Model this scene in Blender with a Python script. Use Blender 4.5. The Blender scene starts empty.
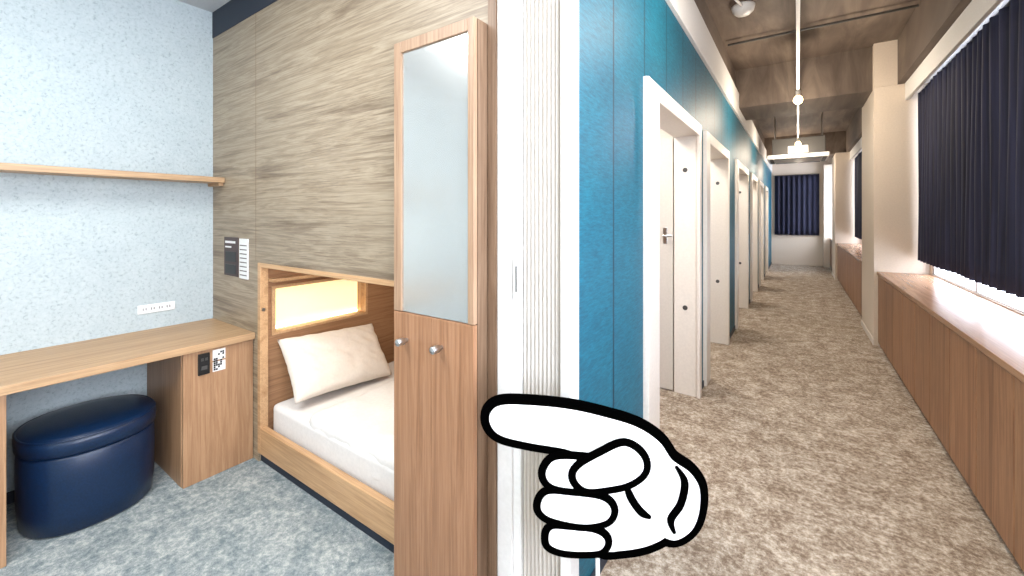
import bpy, bmesh, math, random
from mathutils import Vector, Matrix, noise
random.seed(4)
scn = bpy.context.scene
try:
    scn.view_settings.view_transform = 'Standard'
    scn.view_settings.look = 'None'
except Exception: pass

def srgb(r,g,b):
    def f(c):
        c/=255.0
        return c/12.92 if c<=0.04045 else ((c+0.055)/1.055)**2.4
    return (f(r),f(g),f(b),1.0)

# ---------------------------------------------------------------- materials
def newmat(name):
    m=bpy.data.materials.new(name); m.use_nodes=True
    nt=m.node_tree; b=nt.nodes['Principled BSDF']
    return m,nt,b
def N(nt,t,**kw):
    n=nt.nodes.new(t)
    for k,v in kw.items(): setattr(n,k,v)
    return n
def mapping(nt,scale,world=False):
    if world:
        g=N(nt,'ShaderNodeNewGeometry'); out=g.outputs['Position']
    else:
        g=N(nt,'ShaderNodeTexCoord'); out=g.outputs['Object']
    mp=N(nt,'ShaderNodeMapping'); mp.inputs['Scale'].default_value=scale
    nt.links.new(out,mp.inputs['Vector']); return mp.outputs['Vector']
def noise_n(nt,vec,scale,detail=4,rough=.5,dist=0):
    n=N(nt,'ShaderNodeTexNoise'); n.inputs['Scale'].default_value=scale
    n.inputs['Detail'].default_value=detail; n.inputs['Roughness'].default_value=rough
    n.inputs['Distortion'].default_value=dist
    nt.links.new(vec,n.inputs['Vector']); return n.outputs['Fac']
def ramp(nt,fac,stops,interp='LINEAR'):
    r=N(nt,'ShaderNodeValToRGB'); e=r.color_ramp.elements; r.color_ramp.interpolation=interp
    e[0].position=stops[0][0]; e[0].color=stops[0][1]
    e[1].position=stops[-1][0]; e[1].color=stops[-1][1]
    for p,c in stops[1:-1]:
        x=e.new(p); x.color=c
    nt.links.new(fac,r.inputs['Fac']); return r.outputs['Color']
def mix(nt,a,b,fac,mode='MIX'):
    m=N(nt,'ShaderNodeMix',data_type='RGBA',blend_type=mode)
    if isinstance(fac,(int,float)): m.inputs[0].default_value=fac
    else: nt.links.new(fac,m.inputs[0])
    for i,v in ((6,a),(7,b)):
        if isinstance(v,tuple): m.inputs[i].default_value=v
        else: nt.links.new(v,m.inputs[i])
    return m.outputs[2]
def mth(nt,op,a,bv=None):
    n=N(nt,'ShaderNodeMath',operation=op)
    for i,q in enumerate((a,bv)):
        if q is None: continue
        if isinstance(q,(int,float)): n.inputs[i].default_value=q
        else: nt.links.new(q,n.inputs[i])
    return n.outputs[0]
def bump(nt,b,h,strength,dist=.01):
    n=N(nt,'ShaderNodeBump'); n.inputs['Strength'].default_value=strength
    n.inputs['Distance'].default_value=dist
    nt.links.new(h,n.inputs['Height']); nt.links.new(n.outputs['Normal'],b.inputs['Normal'])
def plain(name,col,rough=.5,metal=0,emis=None,es=0,bumpy=0,spec=None):
    m,nt,b=newmat(name); b.inputs['Base Color'].default_value=col
    b.inputs['Roughness'].default_value=rough; b.inputs['Metallic'].default_value=metal
    if spec is not None: b.inputs['Specular IOR Level'].default_value=spec
    if emis: b.inputs['Emission Color'].default_value=emis; b.inputs['Emission Strength'].default_value=es
    v=mapping(nt,(1,1,1)); f=noise_n(nt,v,60,3)
    c2=tuple(x*.93 for x in col[:3])+(1,)
    nt.links.new(ramp(nt,f,[(.3,c2),(.7,col)]),b.inputs['Base Color'])
    if bumpy: bump(nt,b,f,bumpy,.004)
    return m
def wood(name,dark,mid,light,axis='x',s=1.0,rough=.45,fine=.5,world=False,stretch=.35,dist=.6,plank=0,rnd=0):
    m,nt,b=newmat(name)
    k=stretch
    sc={'x':(k,7,7),'y':(7,k,7),'z':(7,7,k)}[axis]
    v=mapping(nt,tuple(q*s for q in sc),world)
    rv=None
    if plank or rnd:
        if plank:
            g=N(nt,'ShaderNodeNewGeometry'); sx=N(nt,'ShaderNodeSeparateXYZ'); nt.links.new(g.outputs['Position'],sx.inputs[0])
            row=mth(nt,'FLOOR',mth(nt,'DIVIDE',sx.outputs['Z'],plank))
            cm=N(nt,'ShaderNodeCombineXYZ'); nt.links.new(row,cm.inputs[0])
            wn=N(nt,'ShaderNodeTexWhiteNoise',noise_dimensions='3D'); nt.links.new(cm.outputs[0],wn.inputs['Vector'])
            rv=wn.outputs['Value']
        else:
            oi=N(nt,'ShaderNodeObjectInfo'); rv=oi.outputs['Random']
        ad=N(nt,'ShaderNodeVectorMath',operation='ADD'); sc_=N(nt,'ShaderNodeCombineXYZ')
        for i in range(3): nt.links.new(mth(nt,'MULTIPLY',rv,9.0+i*4),sc_.inputs[i])
        nt.links.new(v,ad.inputs[0]); nt.links.new(sc_.outputs[0],ad.inputs[1]); v=ad.outputs[0]
    f=noise_n(nt,v,1.5,8,.66,dist)
    sc2={'x':(1.2,70,70),'y':(70,1.2,70),'z':(70,70,1.2)}[axis]
    v2=mapping(nt,tuple(q*s for q in sc2),world)
    f2=noise_n(nt,v2,1.6,5,.65,.2)
    base=ramp(nt,f,[(.28,dark),(.42,mid),(.5,light),(.56,mid),(.64,light),(.75,mid)])
    if rv is not None:
        base=mix(nt,base,ramp(nt,rv,[(0,(.86,.855,.85,1)),(1,(1.0,1.0,1.0,1))]),1.0,'MULTIPLY')
    g=ramp(nt,f2,[(.35,(.55,.5,.45,1)),(.55,(1,1,1,1))])
    nt.links.new(mix(nt,base,g,fine,'MULTIPLY'),b.inputs['Base Color'])
    b.inputs['Roughness'].default_value=rough
    bump(nt,b,f2,.12,.003)
    return m

M={}
M['pod']=wood('grey_oak',srgb(102,84,66),srgb(146,129,107),srgb(172,156,133),'x',1.5,.42,.65,stretch=.4,dist=.5,plank=.30)
M['podv']=wood('brown_oak_vertical',srgb(96,72,53),srgb(116,91,70),srgb(132,107,85),'z',1.0,.5,.6)
M['lock']=wood('locker_oak',srgb(118,80,54),srgb(150,108,77),srgb(164,122,90),'z',1.2,.45,.5)
M['lframe']=wood('locker_frame_oak',srgb(130,100,77),srgb(155,124,98),srgb(168,138,111),'z',1.2,.45,.5)
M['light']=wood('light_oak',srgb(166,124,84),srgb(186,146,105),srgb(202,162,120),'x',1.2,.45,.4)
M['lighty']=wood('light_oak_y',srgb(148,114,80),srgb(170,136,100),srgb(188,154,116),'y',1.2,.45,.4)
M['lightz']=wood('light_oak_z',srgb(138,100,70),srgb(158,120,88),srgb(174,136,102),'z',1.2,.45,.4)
M['alc']=wood('alcove_oak',srgb(128,90,60),srgb(150,110,77),srgb(166,126,91),'y',1.2,.5,.4)
M['cab']=wood('corridor_oak',srgb(108,72,50),srgb(146,103,74),srgb(174,130,96),'z',.9,.42,.6,rnd=1)
M['cabtop']=wood('counter_oak',srgb(140,102,76),srgb(164,124,95),srgb(180,140,110),'y',1.0,.25,.5)
M['white']=plain('white_paint',srgb(224,223,221),.45)
M['pleat']=plain('pleated_fabric',srgb(206,200,192),.7)
M['ivory']=plain('ivory_frame',srgb(228,220,210),.45)
M['dark']=plain('dark_trim',srgb(34,42,56),.6)
M['black']=plain('black_plastic',srgb(14,14,15),.4)
M['steel']=plain('brushed_steel',srgb(190,190,190),.3,1)
M['ceilw']=plain('ceiling_white',srgb(190,194,197),.8)
M['plate']=plain('plate_white',srgb(232,232,230),.4)
M['grey']=plain('dark_grey_metal',srgb(70,68,66),.5)
M['beige']=plain('beige_wall',srgb(206,198,188),.7,bumpy=.1)
M['pillar']=plain('pillar_plaster',srgb(220,206,190),.8,bumpy=.15)
M['sheet']=plain('white_linen',srgb(230,225,220),.9)
M['pillow']=plain('white_pillow',srgb(226,214,200),.9)

m,nt,b=newmat('stucco_wall'); v=mapping(nt,(1,1,1))
f=noise_n(nt,v,60,7,.75,.5); f0=noise_n(nt,v,9,4)
c=ramp(nt,f,[(.36,srgb(152,163,165)),(.46,srgb(178,189,191)),(.7,srgb(190,199,200))])
c=mix(nt,c,ramp(nt,f0,[(.3,(.93,.94,.95,1)),(.7,(1,1,1,1))]),1.0,'MULTIPLY')
nt.links.new(c,b.inputs['Base Color'])
b.inputs['Roughness'].default_value=.9; bump(nt,b,f,.3,.008); M['stucco']=m
# teal panels with seams
m,nt,b=newmat('teal_panels'); g=N(nt,'ShaderNodeNewGeometry'); sx=N(nt,'ShaderNodeSeparateXYZ')
nt.links.new(g.outputs['Position'],sx.inputs[0])
a=mth(nt,'SUBTRACT',sx.outputs['Y'],1.805-.46*6); a=mth(nt,'DIVIDE',a,.46); fr=mth(nt,'FRACT',a)
lt=mth(nt,'LESS_THAN',fr,.035)
v=mapping(nt,(14,14,90),True); f=noise_n(nt,v,1.6,5,.65); v2=mapping(nt,(3,3,3),True); f3=noise_n(nt,v2,1,3)
c=ramp(nt,f,[(.3,srgb(0,70,92)),(.7,srgb(0,108,130))])
c=mix(nt,c,ramp(nt,f3,[(.3,(.75,.8,.85,1)),(.7,(1,1,1,1))]),.8,'MULTIPLY')
c=mix(nt,c,srgb(0,40,58),lt)
nt.links.new(c,b.inputs['Base Color']); b.inputs['Roughness'].default_value=.55
bump(nt,b,mth(nt,'SUBTRACT',f,mth(nt,'MULTIPLY',lt,6.0)),.2,.004); M['teal']=m
def carpet(name,cols,sc,big):
    m,nt,b=newmat(name); v=mapping(nt,(1,1,1),True)
    f=noise_n(nt,v,sc,9,.82,.1); fb=noise_n(nt,v,sc*.2,6,.7,.2); ff=noise_n(nt,v,260,2)
    f=mth(nt,'ADD',mth(nt,'MULTIPLY',f,1-big),mth(nt,'MULTIPLY',fb,big))
    c=ramp(nt,f,[(.42,cols[0]),(.48,cols[1]),(.52,cols[2]),(.59,cols[3])])
    c=mix(nt,c,ramp(nt,ff,[(.3,(.7,.7,.7,1)),(.6,(1,1,1,1))]),.5,'MULTIPLY')
    nt.links.new(c,b.inputs['Base Color']); b.inputs['Roughness'].default_value=1
    b.inputs['Specular IOR Level'].default_value=.1
    bump(nt,b,ff,.5,.01); return m
M['carpL']=carpet('carpet_blue_grey',[srgb(112,124,128),srgb(136,146,148),srgb(154,161,161),srgb(186,189,187)],34,.3)
M['carpR']=carpet('carpet_beige',[srgb(126,109,94),srgb(158,141,124),srgb(182,168,151),srgb(218,207,193)],36,.32)
# concrete
m,nt,b=newmat('formed_concrete'); v=mapping(nt,(4,.6,1),True)
f=noise_n(nt,v,1.2,7,.6,.6); v2=mapping(nt,(1,1,1),True); f2=noise_n(nt,v2,1.0,4)
c=ramp(nt,f,[(.3,srgb(80,68,60)),(.5,srgb(106,93,83)),(.7,srgb(134,120,107))])
c=mix(nt,c,ramp(nt,f2,[(.3,(.58,.56,.54,1)),(.7,(1,1,1,1))]),.8,'MULTIPLY')
nt.links.new(c,b.inputs['Base Color']); b.inputs['Roughness'].default_value=.75; bump(nt,b,f,.2,.01); M['conc']=m
m,nt,b=newmat('navy_curtain'); v=mapping(nt,(1,60,1),True); f=noise_n(nt,v,1.2,3)
nt.links.new(ramp(nt,f,[(.3,srgb(20,22,40)),(.7,srgb(44,46,72))]),b.inputs['Base Color'])
b.inputs['Roughness'].default_value=.8; M['curtain']=m
m,nt,b=newmat('navy_leather'); v=mapping(nt,(1,1,1)); f=noise_n(nt,v,120,3)
nt.links.new(ramp(nt,f,[(.3,srgb(3,26,52)),(.7,srgb(6,36,68))]),b.inputs['Base Color'])
b.inputs['Roughness'].default_value=.34; bump(nt,b,f,.15,.003); M['leather']=m
m,nt,b=newmat('frosted_mirror'); v=mapping(nt,(1,1,1)); f=noise_n(nt,v,3,2)
nt.links.new(ramp(nt,f,[(.3,srgb(204,205,202)),(.7,srgb(214,215,211))]),b.inputs['Base Color'])
b.inputs['Metallic'].default_value=.75; b.inputs['Roughness'].default_value=.22; M['mirror']=m
def emis(name,col,s,grad=None):
    m,nt,b=newmat(name); b.inputs['Base Color'].default_value=col
    v=mapping(nt,(1,1,1)); f=noise_n(nt,v,2,1)
    nt.links.new(ramp(nt,f,[(.2,tuple(x*.94 for x in col[:3])+(1,)),(.8,col)]),b.inputs['Emission Color'])
    b.inputs['Emission Strength'].default_value=s; return m
M['niche']=emis('lit_acrylic',srgb(250,238,186),.78)
M['winglow']=emis('frosted_window_daylight',srgb(232,240,255),11.0)
M['bulb']=emis('warm_bulb',srgb(255,222,170),16)
M['handw']=plain('white_board_glow',srgb(252,252,252),.6,emis=(1,1,1,1),es=.2)  # faint emission put into the hand's white to brighten it; no lamp
M['handk']=plain('black_board',srgb(2,2,2),1,spec=0)
M['print']=plain('sign_print',srgb(70,52,50),.5)

# ---------------------------------------------------------------- geometry helpers
def link(o,parent=None):
    scn.collection.objects.link(o)
    if parent: o.parent=parent
    return o
def empty(name,loc=(0,0,0),rz=0):
    e=bpy.data.objects.new(name,None); e.location=loc; e.rotation_euler=(0,0,rz); e.empty_display_size=.1
    scn.collection.objects.link(e); return e
def mesh_obj(name,bm,mat,parent=None,loc=(0,0,0),smooth=False,bevel=0,seg=2):
    bmesh.ops.recalc_face_normals(bm,faces=bm.faces[:])
    me=bpy.data.meshes.new(name); bm.to_mesh(me); bm.free()
    me.materials.append(M[mat] if isinstance(mat,str) else mat)
    if smooth:
        for p in me.polygons: p.use_smooth=True
    o=bpy.data.objects.new(name,me); 
    o.location=Vector(loc)-(parent.location if parent and not parent.rotation_euler.z else Vector())
    link(o,parent)
    if bevel:
        md=o.modifiers.new('bevel','BEVEL'); md.width=bevel; md.segments=seg; md.limit_method='ANGLE'
    return o
def boxes(name,lst,mat,parent=None,bevel=0):
    xs=[c for b in lst for c in b[0:2]]; ys=[c for b in lst for c in b[2:4]]; zs=[c for b in lst for c in b[4:6]]
    c=Vector(((min(xs)+max(xs))/2,(min(ys)+max(ys))/2,(min(zs)+max(zs))/2))
    bm=bmesh.new()
    for x0,x1,y0,y1,z0,z1 in lst:
        vs=[bm.verts.new(Vector((x,y,z))-c) for x in (x0,x1) for y in (y0,y1) for z in (z0,z1)]
        for f in ((0,1,3,2),(4,6,7,5),(0,4,5,1),(2,3,7,6),(0,2,6,4),(1,5,7,3)):
            bm.faces.new([vs[i] for i in f])
    return mesh_obj(name,bm,mat,parent,c,bevel=bevel)
def box(name,x0,x1,y0,y1,z0,z1,mat,parent=None,bevel=0):
    return boxes(name,[(x0,x1,y0,y1,z0,z1)],mat,parent,bevel)
def lathe(name,prof,mat,loc,parent=None,seg=48,axis='z',expo=2.0,sx=1,sy=1):
    bm=bmesh.new(); rings=[]
    for r,z in prof:
        ring=[]
        for i in range(seg):
            a=2*math.pi*i/seg; ca,sa=math.cos(a),math.sin(a)
            k=(abs(ca)**expo+abs(sa)**expo)**(-1/expo)
            x,y=r*k*ca*sx,r*k*sa*sy
            p={'z':(x,y,z),'y':(x,z,y),'x':(z,x,y)}[axis]
            ring.append(bm.verts.new(p))
        rings.append(ring)
    for a,b_ in zip(rings,rings[1:]):
        for i in range(seg): bm.faces.new((a[i],a[(i+1)%seg],b_[(i+1)%seg],b_[i]))
    bm.faces.new(rings[0]); bm.faces.new(rings[-1])
    return mesh_obj(name,bm,mat,parent,loc,smooth=True)
def cyl(name,r,p0,p1,mat,parent=None,seg=16):
    p0=Vector(p0);p1=Vector(p1);d=p1-p0
    bm=bmesh.new(); bmesh.ops.create_cone(bm,cap_ends=True,segments=seg,radius1=r,radius2=r,depth=d.length)
    bmesh.ops.rotate(bm,verts=bm.verts,matrix=d.to_track_quat('Z','Y').to_matrix())
    return mesh_obj(name,bm,mat,parent,(p0+p1)/2)

# ---------------------------------------------------------------- constants
H=1.5; XL=-3.39; YP=1.207; ZL=2.93; XT=-.69; ZC=3.5; YE=15.4; XW=1.19; YB=-2.0; XC=.76

# floors
box('floor_room',XL-.1,-.88,YB,YP+.05,-.05,0,'carpL')
boxes('floor_corridor',[(-.88,XW+.1,YB,YE+.1,-.05,0),(-2.6,-.88,2.3,YE+.1,-.05,0)],'carpR')
# walls room
box('wall_left',XL-.1,XL,YB,YP,0,ZL,'stucco')
box('wall_back',XL-.1,XW+.1,YB-.1,YB,0,ZC,'stucco')
boxes('ceiling_room',[(XL-.1,-.8,YB,YP,ZL,ZL+.05),(-.8,-.75,YB,YP+.1,ZL,ZC)],'ceilw')
box('ceiling_corridor',-.9,XW+.25,YB,YE+.1,ZC,ZC+.1,'conc')
# ---- pod front wall
XN0,XN1=-2.70,-1.37
boxes('wall_sleeping_pod',[(XL,XN0-.012,YP,YP+.04,0,2.75),(XN0-.012,XN1+.012,YP,YP+.04,1.215,2.75),
      (XN1+.012,-.90,YP,YP+.04,0,2.75)],'pod')
box('trim_1',XL,-.90,YP-.004,YP+.04,2.75,ZL,'dark')
boxes('trim_seams',[(-2.752,-2.749,YP-.001,YP,1.22,2.75)],'podv')
boxes('wall_pod_side',[(-.94,-.90,YP+.04,2.30,0,ZL)],'podv')
box('baseboard_pod',XN0-.012,XN1+.012,YP+.012,YP+.04,0,.06,'dark')
box('baseboard_left',XL,XL+.01,YB,.84,0,.06,'dark')
box('trim_pod_edge',-.936,-.899,YP-.006,YP,0,ZL-.18,'podv')

# nook frame
e=empty('bed_alcove_frame',(-2.03,YP,.6))
box('jamb_left',XN0-.012,XN0+.02,YP-.008,YP+.04,.06,1.215,'light',e,.002)
box('jamb_right',XN1-.02,XN1+.012,YP-.008,YP+.04,.06,1.215,'light',e,.002)
box('head',XN0+.02,XN1-.02,YP-.008,YP+.04,1.19,1.215,'light',e,.002)
box('bottom_rail',XN0+.02,XN1-.02,YP-.008,YP+.03,.06,.215,'light',e,.003)
cyl('strike_plate',.011,(XN0+.020,YP+.012,.93),(XN0+.0225,YP+.012,.93),'steel',e)
# nook shell
NX0,NX1,NY0,NY1=-2.70,-.945,YP+.041,2.30
ny0,ny1,nz0,nz1=1.295,1.95,.775,1.045
boxes('wall_alcove_left',[(NX0-.04,NX0,NY0,NY1,0,nz0),(NX0-.04,NX0,NY0,NY1,nz1,1.55),
   (NX0-.04,NX0,NY0,ny0,nz0,nz1),(NX0-.04,NX0,ny1,NY1,nz0,nz1)],'alc')
box('wall_alcove_back',NX0,NX1,NY1-.03,NY1,0,1.55,'alc')
box('ceiling_alcove',NX0,NX1,NY0,NY1-.03,1.52,1.55,'light')
e=empty('backlit_niche',(NX0-.05,(ny0+ny1)/2,.9))
boxes('niche_box',[(NX0-.12,NX0-.11,ny0-.02,ny1+.02,nz0-.02,nz1+.02),(NX0-.11,NX0-.042,ny0-.02,ny0,nz0-.02,nz1+.02),
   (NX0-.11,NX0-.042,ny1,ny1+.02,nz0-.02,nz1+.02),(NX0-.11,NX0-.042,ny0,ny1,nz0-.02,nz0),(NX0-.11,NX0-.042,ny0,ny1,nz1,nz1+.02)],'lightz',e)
box('niche_lit_panel',NX0-.11,NX0-.09,ny0,ny1,nz0,nz1,'niche',e)
boxes('niche_led_strip',[(NX0-.088,NX0-.076,ny0+.01,ny1-.01,nz0+.001,nz0+.010)],'bulb',e)
boxes('niche_frame',[(NX0+.0005,NX0+.010,ny0-.02,ny1+.02,nz0-.018,nz0),(NX0+.0005,NX0+.010,ny0-.02,ny1+.02,nz1,nz1+.018),
   (NX0+.0005,NX0+.010,ny0-.02,ny0,nz0,nz1),(NX0+.0005,NX0+.010,ny1,ny1+.02,nz0,nz1)],'light',e)
box('alcove_shelf',NX0+.0005,NX0+.07,NY0+.002,NY1-.032,1.095,1.115,'light',None,.002)

# bed
def soft_box(name,x0,x1,y0,y1,z0,z1,r,mat,parent,amp,fr):
    cx,cy,cz=(x0+x1)/2,(y0+y1)/2,(z0+z1)/2
    bm=bmesh.new(); bmesh.ops.create_cube(bm,size=1)
    bmesh.ops.subdivide_edges(bm,edges=bm.edges[:],cuts=56,use_grid_fill=True)
    hx,hy,hz=(x1-x0)/2,(y1-y0)/2,(z1-z0)/2
    for v_ in bm.verts:
        p=Vector((v_.co.x*2*hx,v_.co.y*2*hy,v_.co.z*2*hz))
        q=Vector((max(-hx+r,min(hx-r,p.x)),max(-hy+r,min(hy-r,p.y)),max(-hz+r,min(hz-r,p.z))))
        d=p-q
        if d.length>1e-6: p=q+d.normalized()*r
        w=p+Vector((cx,cy,cz))
        n=noise.noise(Vector((w.x*fr,w.y*fr*1.6,w.z*fr)))+.5*noise.noise(Vector((w.x*fr*2.7+w.y*3,w.y*fr*2.2,w.z*fr*2)))
        rd=1-abs(noise.noise(Vector((w.x*fr*1.2+w.y*2.5,w.y*fr*.7-w.x,7.))))*2
        n+= .9*max(0,rd-.75)*3
        p+= (d.normalized() if d.length>1e-6 else Vector((0,0,1)))*n*amp
        v_.co=p
    return mesh_obj(name,bm,mat,parent,(cx,cy,cz),smooth=True)
e=empty('bed',(-1.8,1.75,.13))
box('platform',NX0+.002,NX1-.002,NY0+.002,NY1-.032,.0,.13,'light',e)
soft_box('mattress',-2.675,-.97,1.260,2.24,.132,.345,.035,'sheet',e,.003,3)
soft_box('duvet',-2.29,-.975,1.268,2.25,.20,.385,.05,'sheet',e,.010,4.5)
def pillow(name,loc,w,h,t,rot,parent):
    bm=bmesh.new(); n=40
    def P(i,j,s):
        u=i/n*2-1; v_=j/n*2-1
        k=(1-abs(u)**2.6)*(1-abs(v_)**2.6)
        th=t*.5*max(k,0)**.42
        px_=u*w/2*(1-.05*(1-v_*v_)*abs(u)**3)
        py_=v_*h/2*(1-.07*(1-u*u)*abs(v_)**3)
        wr=(.009*noise.noise(Vector((u*3,v_*3,s*2.)))+.009*noise.noise(Vector((u*7+v_*3,v_*4,s*2.)))) if k>0.02 else 0
        return Vector((px_,py_,s*(th+wr)))
    top=[[bm.verts.new(P(i,j,1)) for j in range(n+1)] for i in range(n+1)]
    bot=[[top[i][j] if i in(0,n) or j in(0,n) else bm.verts.new(P(i,j,-1)) for j in range(n+1)] for i in range(n+1)]
    for i in range(n):
        for j in range(n):
            bm.faces.new((top[i][j],top[i+1][j],top[i+1][j+1],top[i][j+1]))
            bm.faces.new((bot[i][j],bot[i][j+1],bot[i+1][j+1],bot[i+1][j]))
    bmesh.ops.transform(bm,matrix=rot,verts=bm.verts)
    return mesh_obj(name,bm,'pillow',parent,loc,smooth=True)
ang=math.radians(50)
ax=Vector((0,1,0)); ay=Vector((-math.cos(ang),0,math.sin(ang))); az=ax.cross(ay)
R=Matrix((ax,ay,az)).transposed().to_4x4() @ Matrix.Rotation(math.radians(-4),4,'Z')
pillow('pillow',(-2.525,1.62,.55),.68,.42,.17,R,None)

# ---- locker with mirror
e=empty('mirror_locker',(-1.15,1.17,0))
LX0,LX1,LY=-1.365,-.940,1.125
LYB=YP-.002
boxes('carcass',[(LX0,LX1,LY+.022,LYB,0.0,2.205)],'podv',e)
boxes('door_frame',[(LX0,-1.322,LY,LY+.02,1.115,2.205),(-.968,LX1,LY,LY+.02,1.115,2.205),(-1.322,-.968,LY,LY+.02,2.16,2.205)],'lframe',e,.002)
box('mirror_glass',-1.322,-.968,LY+.008,LY+.02,1.115,2.16,'mirror',e)
box('lower_door',LX0,-1.148,LY,LY+.02,0.0,1.112,'lock',e,.002)
box('lower_door_right',-1.1475,LX1,LY,LY+.02,0.0,1.112,'lock',e,.002)
for i,(kx,kz) in enumerate(((-1.285,1.005),(-1.095,1.01))):
    cyl('knob_stem_%d'%i,.008,(kx,LY,kz),(kx,LY-.03,kz),'steel',e)
    lathe('knob_%d'%i,[(.0,-.052),(.012,-.052),(.0145,-.048),(.0145,-.020),(.011,-.016),(.0,-.016)],'steel',(kx,LY,kz),e,24,'y')

# ---- accordion door at partition end
e=empty('folding_door',(-.73,1.24,0))
AY=1.215
box('jamb_left',-.897,-.832,AY-.01,AY+.07,0,ZL,'white',e,.004)
box('jamb_right',-.640,-.602,AY-.01,AY+.055,0,ZL,'white',e,.004)
bm=bmesh.new(); n=24; pts=[]
for i in range(n*4+1):
    t_=i/(n*4); x=-.832+t_*(.832-.640)
    y=AY+.020-.012*abs(math.sin(math.pi*t_*n*.5))
    pts.append((x,y))
lo=[bm.verts.new((x,y,.01)) for x,y in pts]; hi=[bm.verts.new((x,y,2.92)) for x,y in pts]
for i in range(len(pts)-1): bm.faces.new((lo[i],lo[i+1],hi[i+1],hi[i]))
o=mesh_obj('pleated_leaf',bm,'pleat',e,(0,0,0)); md=o.modifiers.new('s','SOLIDIFY'); md.thickness=.004
boxes('leading_bar',[(-.832,-.800,AY-.002,AY+.03,.01,2.92)],'plate',e,.002)
boxes('pull_handle',[(-.824,-.797,AY-.016,AY-.002,1.20,1.36)],'plate',e,.005)
boxes('handle_recess',[(-.812,-.807,AY-.0175,AY-.015,1.235,1.325)],'grey',e)
box('wall_partition_end',-.86,-.645,AY+.072,1.31,0,ZL,'white')

# ---- desk
e=empty('desk',(-3.08,.6,0))
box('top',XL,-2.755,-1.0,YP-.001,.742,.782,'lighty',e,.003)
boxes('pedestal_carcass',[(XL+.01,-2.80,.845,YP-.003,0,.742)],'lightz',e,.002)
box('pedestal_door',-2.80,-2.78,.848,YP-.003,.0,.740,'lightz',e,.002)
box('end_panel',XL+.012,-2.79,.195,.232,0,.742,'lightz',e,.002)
boxes('socket',[(-2.781,-2.768,.915,.972,.60,.72)],'black',e,.004)
boxes('socket_detail',[(-2.769,-2.764,.928,.940,.68,.695),(-2.769,-2.764,.948,.960,.68,.695),(-2.769,-2.764,.93,.957,.63,.65)],'grey',e)
box('code_label_upper',-2.781,-2.777,.988,1.052,.665,.725,'plate',e)
box('code_label_lower',-2.781,-2.777,.988,1.052,.60,.655,'plate',e)
q=[]
for i in range(5):
    for j in range(9):
        if random.random()<.5: q.append((-2.778,-2.7755,.992+i*.011,1.001+i*.011,.607+j*.012,.617+j*.012))
boxes('code_print',q,'black',e)
# shelf
e=empty('wall_shelf',(-3.29,.2,1.74))
box('board',XL+.001,-3.19,-1.2,YP-.002,1.725,1.76,'lighty',e,.002)
boxes('bracket',[(XL+.001,-3.21,1.175,YP-.003,1.705,1.725)],'lighty',e,.001)
# outlet
e=empty('wall_outlet',(XL,.895,.91))
box('outlet_plate',XL,XL+.008,.80,.99,.885,.94,'plate',e,.003)
boxes('outlet_slots',[(XL+.007,XL+.0095,.825+i*.04+k*.014,.829+i*.04+k*.014,.905,.92) for i in range(4) for k in range(2)],'grey',e)
# signs
e=empty('notice_sign',(-3.0,YP,1.23))
box('dark_plate',-3.19,-2.985,YP-.006,YP-.0005,1.105,1.36,'print',e)
boxes('dark_print',[(-3.17,-3.02,YP-.008,YP-.006,1.32,1.335),(-3.17,-3.08,YP-.008,YP-.006,1.29,1.30)],'plate',e)
boxes('photo_print',[(-3.165,-3.01,YP-.008,YP-.006,1.20,1.265),(-3.165,-3.01,YP-.008,YP-.006,1.12,1.18)],'black',e)
box('white_plate',-2.965,-2.845,YP-.006,YP-.0005,1.10,1.355,'plate',e)
boxes('white_print',[(-2.955,-2.86,YP-.007,YP-.006,1.12+i*.027,1.126+i*.027) for i in range(8)],'print',e)

# ---- ottoman
e=empty('storage_ottoman',(-3.04,.53,0))
OX,OY=-3.04,.53
lathe('body',[(.0,.0),(.225,.0),(.240,.012),(.250,.10),(.252,.25),(.250,.36),(.243,.372),(.0,.372)],'leather',(OX,OY,0),e,64,'z',2.3)
lathe('lid',[(.0,.374),(.246,.374),(.257,.385),(.259,.43),(.252,.452),(.225,.466),(.15,.474),(.05,.477),(.0,.477)],'leather',(OX,OY,0),e,64,'z',2.3)
lathe('piping',[(.252,.446),(.258,.450),(.252,.457),(.244,.452)],'leather',(OX,OY,0),e,64,'z',2.3)

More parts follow.
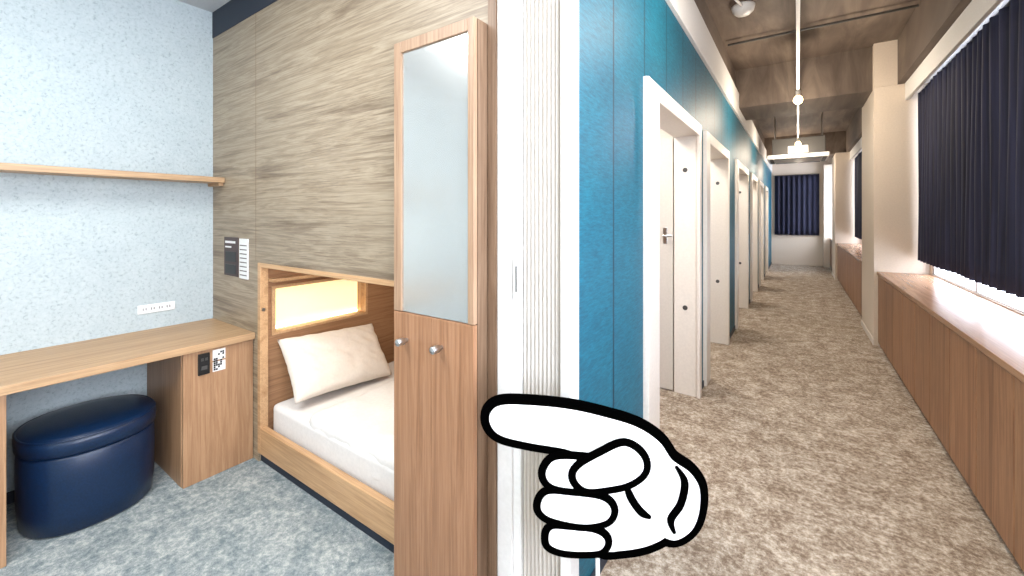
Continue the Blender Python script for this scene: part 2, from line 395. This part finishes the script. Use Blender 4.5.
# ================= CORRIDOR
doors=[(2.25,3.75),(3.97,5.46),(6.2,7.75),(8.3,9.6),(10.2,11.4),(12.1,13.2)]
DH=2.26; T=.17
segs=[]; y=1.29
for a,b_ in doors:
    segs.append((XT-T+.03,XT,y if y>1.3 else 1.312,a,0,2.86)); segs.append((XT-T+.03,XT,a,b_,DH,2.86)); y=b_
segs.append((XT-T+.03,XT,y,YE,0,2.86))
boxes('wall_teal',segs,'teal')
bs=[];y=1.312
for a,b_ in doors:
    bs.append((XT,XT+.008,y,a,0,.05)); y=b_
bs.append((XT,XT+.008,y,YE,0,.05))
boxes('baseboard_teal',bs,'dark')
boxes('trim_2',[(XT-.14,XT+.025,1.312,YE,2.862,3.18)],'white',bevel=.003)
box('wall_upper_left',XT-.14,XT-.02,1.312,YE,3.182,ZC,'conc')
for i,(a,b_) in enumerate(doors):
    e=empty('door_%d'%(i+1),(XT,(a+b_)/2,0))
    w1=.22 if i==0 else .19
    boxes('frame',[(XT-T-.01,XT+.02,a+.002,a+w1*.5,0,DH-.002),(XT-T-.01,XT+.02,b_-.06,b_-.002,0,DH-.002),(XT-T-.01,XT+.02,a+w1*.5,b_-.06,DH-.09,DH-.002)],'ivory',e,.004)
    boxes('architrave',[(XT+.002,XT+.03,a+.004,a+w1,0,DH-.004),(XT+.002,XT+.03,a+w1,b_-.08,DH-.10,DH-.004),(XT+.002,XT+.03,b_-.08,b_-.004,0,DH-.004)],'ivory',e,.005)
    box('leaf',-1.62,XT-T-.02,b_-.055,b_-.02,.01,DH-.09,'beige',e,.002)
    cyl('lever_stem',.01,(-.94,b_-.055,1.33),(-.94,b_-.09,1.33),'grey',e)
    box('lever_plate',-.96,-.925,b_-.060,b_-.055,1.26,1.40,'steel',e,.003)
    cyl('lever',.009,(-.95,b_-.09,1.33),(-.88,b_-.09,1.33),'steel',e)
    for zz in (1.886,.73):
        cyl('latch_%d'%int(zz*100),.020,(XT-.09,b_-.060,zz),(XT-.09,b_-.064,zz),'grey',e)
    box('wall_cell_%d'%(i+1),-2.6,XT-T-.012,b_+.01,b_+.09,0,2.6,'beige')
box('wall_cells_back',-2.7,-2.6,2.3,YE,0,2.6,'beige')
box('ceiling_cells',-2.6,XT-T-.005,2.32,YE,2.62,2.68,'ceilw')
# end wall
box('wall_end',-2.7,XW+.2,YE,YE+.1,0,ZC,'pillar')
# right wall with windows
wz0,wz1=.87,2.84
ow=[(-1.5,6.25),(7.55,12.3),(13.55,15.05)]
seg=[(XW,XW+.12,YB,YE,0,wz0),(XW,XW+.12,YB,YE,wz1,ZC)]; y=YB
for a,b_ in ow: seg.append((XW,XW+.12,y,a,wz0,wz1)); y=b_
seg.append((XW,XW+.12,y,YE,wz0,wz1))
boxes('wall_right',seg,'pillar')
for i,(a,b_) in enumerate(ow):
    e=empty('window_%d'%(i+1),(XW+.06,(a+b_)/2,1.9))
    box('frosted_pane',XW+.04,XW+.05,a,b_,wz0,wz1,'winglow',e)
    k=max(2,int((b_-a)/1.2)); fr=[(XW+.01,XW+.04,a,b_,wz1-.04,wz1),(XW+.01,XW+.04,a,b_,wz0,wz0+.012)]
    for j in range(k+1):
        yy=a+(b_-a-.04)*j/k; fr.append((XW+.01,XW+.04,yy,yy+.04,wz0+.012,wz1-.04))
    boxes('frame',fr,'white',e)
def curtain(name,p0,p1,z0,z1,pitch=.13,amp=.040):
    p0=Vector(p0);p1=Vector(p1); d=(p1-p0); L=d.length; d.normalize(); nrm=Vector((-d.y,d.x))
    n=int(L/pitch*12); rows=14
    bm=bmesh.new(); g=[]
    for r in range(rows+1):
        tz=r/rows; row=[]
        for i in range(n+1):
            s=L*i/n; ph=s/pitch*2*math.pi+.5*math.sin(s*2.1)
            am=amp*(.75+.25*(1-tz))*(1+.2*math.sin(s*5.3))
            q=p0+d*s+nrm*(am*math.sin(ph)+.005*math.sin(s*9+tz*4))
            row.append(bm.verts.new((q.x,q.y,z0+(z1-z0)*tz+.0)))
        g.append(row)
    for r in range(rows):
        for i in range(n): bm.faces.new((g[r][i],g[r][i+1],g[r+1][i+1],g[r+1][i]))
    e=empty(name,((p0.x+p1.x)/2,(p0.y+p1.y)/2,z1))
    o=mesh_obj('drape',bm,'curtain',e,(0,0,0),smooth=True)
    md=o.modifiers.new('s','SOLIDIFY'); md.thickness=.003
    cyl('rod',.012,(p0.x,p0.y,z1+.012),(p1.x,p1.y,z1+.012),'grey',e)
    return e
curtain('curtain',(1.10,1.6),(1.10,6.28),1.02,2.83)
curtain('curtain',(1.10,7.55),(1.10,12.3),1.02,2.83)
curtain('curtain',(-.60,YE-.07),(.52,YE-.07),.92,2.74)
boxes('trim_curtain_box',[(.99,1.02,YB,6.34,2.80,2.96),(.99,XW,YB,6.34,2.96,2.99),(.99,1.02,7.46,12.38,2.80,2.96),(.99,XW,7.46,12.38,2.96,2.99)],'white')
# beams
boxes('ceiling_beam',[(.93,XW,YB,YE,2.995,ZC),(XT-.02,.93,6.45,7.35,2.98,ZC),(XT-.02,.93,12.45,13.3,2.98,ZC)],'conc')
# pillars
box('pillar',.725,XW,6.35,7.45,0,2.99,'pillar')
box('pillar',.725,XW,12.39,13.5,0,2.99,'pillar')
box('pillar',.62,XW,15.1,YE,0,2.99,'pillar')
boxes('pillar_cap',[(.725,.929,6.35,6.448,2.992,ZC)],'pillar')
boxes('baseboard_pillar',[(.717,.725,6.35,7.45,0,.07),(.717,.725,12.39,13.5,0,.07)],'ivory')
def counter(y0,y1):
    e=empty('window_counter_cabinet',(.97,(y0+y1)/2,0))
    box('carcass',XC+.02,XW,y0,y1,.0,.825,'dark',e)
    L=y1-y0; n=max(1,round(L/.47)); w=L/n
    for i in range(n):
        box('door_panel_%d'%(i+1),XC,XC+.019,y0+i*w+.004,y0+(i+1)*w-.004,.04,.815,'cab',e,.002)
    box('top',XC-.012,XW,y0,y1,.825,.86,'cabtop',e,.003)
counter(-1.9,6.34); counter(7.46,12.38); counter(13.51,15.09)

# ceiling track with lamps
e=empty('ceiling_lighting_track',(0,6,2.9))
box('track',-.012,.012,1.2,9.3,2.89,2.912,'white',e)
for i,yy in enumerate((1.5,3.6,5.2,8.2,9.3)):
    cyl('hanger_%d'%i,.006,(0,yy,2.912),(0,yy,ZC),'white',e,8)
def pt(name,loc,w,col,r=.04):
    l=bpy.data.lights.new(name,'POINT'); l.energy=w; l.color=col; l.shadow_soft_size=r
    o=bpy.data.objects.new(name,l); o.location=loc; link(o); return o
for i,yy in enumerate((2.4,5.58,9.0)):  # nearest lamp is out of view, added to light the corridor
    e=empty('pendant_spot_lamp',(0,yy,2.8))
    cyl('socket',.022,(0,yy,2.888),(0,yy,2.83),'white',e)
    lathe('bulb',[(.0,.045),(.02,.04),(.038,.02),(.045,-.005),(.038,-.03),(.02,-.045),(.0,-.05)],'bulb',(0,yy,2.79),e,24)
    pt('lamp_and_fill_light',(0,yy,2.66),[38,58,50][i],(1,.85,.68))
pt('lamp_and_fill_light',(0,12.2,2.6),52,(1,.84,.68),.1)  # added fill for the far corridor, no fixture here
e=empty('ceiling_speaker_dome',(-.43,4.5,ZC))
lathe('dome',[(.0,-.09),(.06,-.08),(.09,-.05),(.10,-.01),(.10,0),(.0,0)],'plate',(-.43,4.5,ZC-.001),e,32)
cyl('conduit',.012,(-.60,3.7,ZC-.03),(-.43,4.42,ZC-.03),'white',e)
e=empty('ceiling_conduit',(.4,4.5,ZC))
cyl('pipe_cross',.012,(-.66,5.3,ZC-.05),(.92,5.3,ZC-.05),'grey',e)
# AC cassette
e=empty('ceiling_air_conditioner',(0,10,2.9))
box('fascia',-.50,.48,9.5,10.4,2.60,2.68,'plate',e,.02)
box('body',-.42,.42,9.60,10.32,2.68,3.00,'grey',e,.01)
boxes('louvers',[(-.38,.36,9.54,9.60,2.592,2.60),(-.38,.36,10.3,10.36,2.592,2.60),(-.46,-.40,9.6,10.3,2.592,2.60),(.38,.44,9.6,10.3,2.592,2.60)],'grey',e)
boxes('front_panel',[(-.16,.16,9.56,9.60,2.70,2.84)],'plate',e,.01)
box('grille',-.3,.28,9.68,10.22,2.59,2.60,'plate',e,.004)
for i,(xx,yy) in enumerate(((-.38,9.7),(.38,9.7),(-.38,10.2),(.38,10.2))):
    cyl('hanger_%d'%i,.008,(xx,yy,3.00),(xx,yy,ZC),'steel',e,8)

# ---------------------------------------------------------------- pointing hand clip-art, built as a cut-out on an added stand
TH=math.radians(34.6); F=Vector((-math.sin(TH),math.cos(TH),0)); Rv=Vector((math.cos(TH),math.sin(TH),0))
D=1.2; U=D/414.6
c=F*D+Rv*((596-512)*U)+Vector((0,0,H+(216-483)*U))
hs=empty('pointing_hand_clipart',c,TH)
def catmull(P,closed=True,k=8):
    n=len(P); out=[]
    rng=range(n) if closed else range(n-1)
    for i in rng:
        g=(lambda j:P[j%n]) if closed else (lambda j:P[max(0,min(n-1,j))])
        p0,p1,p2,p3=[Vector(g(i+o)) for o in (-1,0,1,2)]
        for s in range(k):
            t=s/k
            out.append(.5*((2*p1)+(p2-p0)*t+(2*p0-5*p1+4*p2-p3)*t*t+(3*p1-p0-3*p2+p3)*t**3))
    if not closed: out.append(Vector(P[-1]))
    return out
def loc2(p): return ((p.x-596)*U,(483-p.y)*U)
def slab(name,poly,y0,y1,mat,bev=0):
    bm=bmesh.new()
    f=[bm.verts.new((loc2(p)[0],y0,loc2(p)[1])) for p in poly]
    b_=[bm.verts.new((loc2(p)[0],y1,loc2(p)[1])) for p in poly]
    bm.faces.new(f); bm.faces.new(b_[::-1]); n=len(poly)
    for i in range(n): bm.faces.new((f[i],b_[i],b_[(i+1)%n],f[(i+1)%n]))
    o=mesh_obj(name,bm,mat,None,(0,0,0),bevel=bev)
    o.parent=hs; return o
def offset(poly,d):
    n=len(poly); out=[]
    ar=sum(poly[i].x*poly[(i+1)%n].y-poly[(i+1)%n].x*poly[i].y for i in range(n))
    s=1 if ar>0 else -1
    for i in range(n):
        t=(poly[(i+1)%n]-poly[i-1]); t.normalize(); out.append(poly[i]+Vector((-t.y,t.x))*d*s)
    return out
def ribbon(P,w):
    c_=catmull(P,False,6); L=[];Rr=[]; n=len(c_)
    for i,p in enumerate(c_):
        t=(c_[min(n-1,i+1)]-c_[max(0,i-1)]).normalized(); nn=Vector((-t.y,t.x))
        e_=min(i,n-1-i)/(n*.25); ww=w*.5*min(1,.35+.65*e_)
        L.append(p+nn*ww);Rr.append(p-nn*ww)
    return L+Rr[::-1]
pieces={
 'index_finger_and_back':[(490,416),(501,408),(530,408),(570,412),(606,420),(638,430),(661,445),(674,463),(692,476),(701,491),(701,513),(694,532),(678,543),(662,539),(640,530),(610,500),(600,470),(572,453),(530,445),(502,438),(491,428)],
 'palm':[(600,450),(650,460),(676,500),(672,534),(653,548),(625,554),(600,552),(590,520),(592,480)],
 'middle_finger':[(547,470),(556,461),(580,461),(606,466),(614,478),(606,487),(580,489),(556,486),(547,479)],
 'ring_finger':[(541,506),(548,496),(570,497),(600,501),(611,510),(606,521),(584,525),(556,520),(544,514)],
 'little_finger':[(549,542),(552,532),(568,532),(594,535),(605,542),(601,551),(586,553),(566,552),(553,548)],
 'thumb':[(576,477),(581,467),(602,455),(624,446),(640,456),(642,470),(628,481),(606,486),(586,487)],
}
order=[('palm',.012),('index_finger_and_back',.010),('little_finger',.004),('ring_finger',.002),('middle_finger',.0),('thumb',-.006)]
for nm,y0 in order:
    poly=catmull(pieces[nm],True,6)
    big=nm in('palm','index_finger_and_back')
    ow_=9.5 if big else 8.0
    yb=.03 if big else y0+.007
    slab(nm+'_outline',offset(poly,-ow_),y0+(.004 if nm!='palm' else .005)+(.004 if nm=='index_finger_and_back' else 0),yb,'handk')
    slab(nm,poly,y0,y0+.008,'handw',.001)
for i,(P,w) in enumerate([([(677,468),(686,484),(682,506),(672,522),(676,536)],8),([(626,484),(632,500),(642,514),(652,520)],8)]):
    slab('crease_%d'%i,ribbon(P,w),.0075,.012,'handk')
zb=-(H+(216-483)*U)
def lbox(name,x0,x1,y0,y1,z0,z1,mat):
    bm=bmesh.new(); vs=[bm.verts.new((x,y,z)) for x in (x0,x1) for y in (y0,y1) for z in (z0,z1)]
    for f in ((0,1,3,2),(4,6,7,5),(0,4,5,1),(2,3,7,6),(0,2,6,4),(1,5,7,3)): bm.faces.new([vs[i] for i in f])
    o=mesh_obj(name,bm,mat,None,(0,0,0),bevel=.003); o.parent=hs; return o
lbox('stand_post',.006,.018,.030,.042,zb+.012,0,'plate')  # made-up support; the clip-art hand has no stand
lbox('stand_foot',-.13,.15,-.06,.14,zb,zb+.012,'plate')

# ---------------------------------------------------------------- lights
def area(name,loc,sx,sy,w,col,rot=(0,0,0)):
    l=bpy.data.lights.new(name,'AREA'); l.shape='RECTANGLE'; l.size=sx; l.size_y=sy; l.energy=w; l.color=col
    o=bpy.data.objects.new(name,l); o.location=loc; o.rotation_euler=rot; link(o); return o
area('room_fill_light',(-1.7,-.1,ZL-.02),1.0,.8,56,(.97,1,1))  # added overhead fill above the frame, no fixture modelled
area('room_rear_fill',(-1.2,-1.4,ZL-.02),1.0,.6,32,(1,.99,.97))  # added fill behind the camera
area('alcove_fill',(-1.8,1.75,1.50),.9,.4,8.5,(1,.90,.76))  # unseen warm fill added to brighten the bed
area('corridor_fill',(.1,.9,ZC-.02),.9,2.2,64,(1,.96,.91))  # added fill over the near corridor, kept out of view
for i,(a,b_) in enumerate(doors):
    area('cell_fill',(-1.3,(a+b_)/2,2.6),.4,.4,28,(1,.96,.90))  # added fill to brighten the doorways and spill onto the carpet
w=bpy.data.worlds.new('world'); scn.world=w; w.use_nodes=True
w.node_tree.nodes['Background'].inputs[0].default_value=(.8,.88,1,1); w.node_tree.nodes['Background'].inputs[1].default_value=.6

cam=bpy.data.cameras.new('camera'); co=bpy.data.objects.new('camera',cam); link(co)
co.location=(0,0,H); co.rotation_euler=(math.radians(90),0,TH)
cam.sensor_width=36; cam.lens=36*414.6/1024; cam.shift_y=-72/1024; cam.clip_start=.05
scn.camera=co
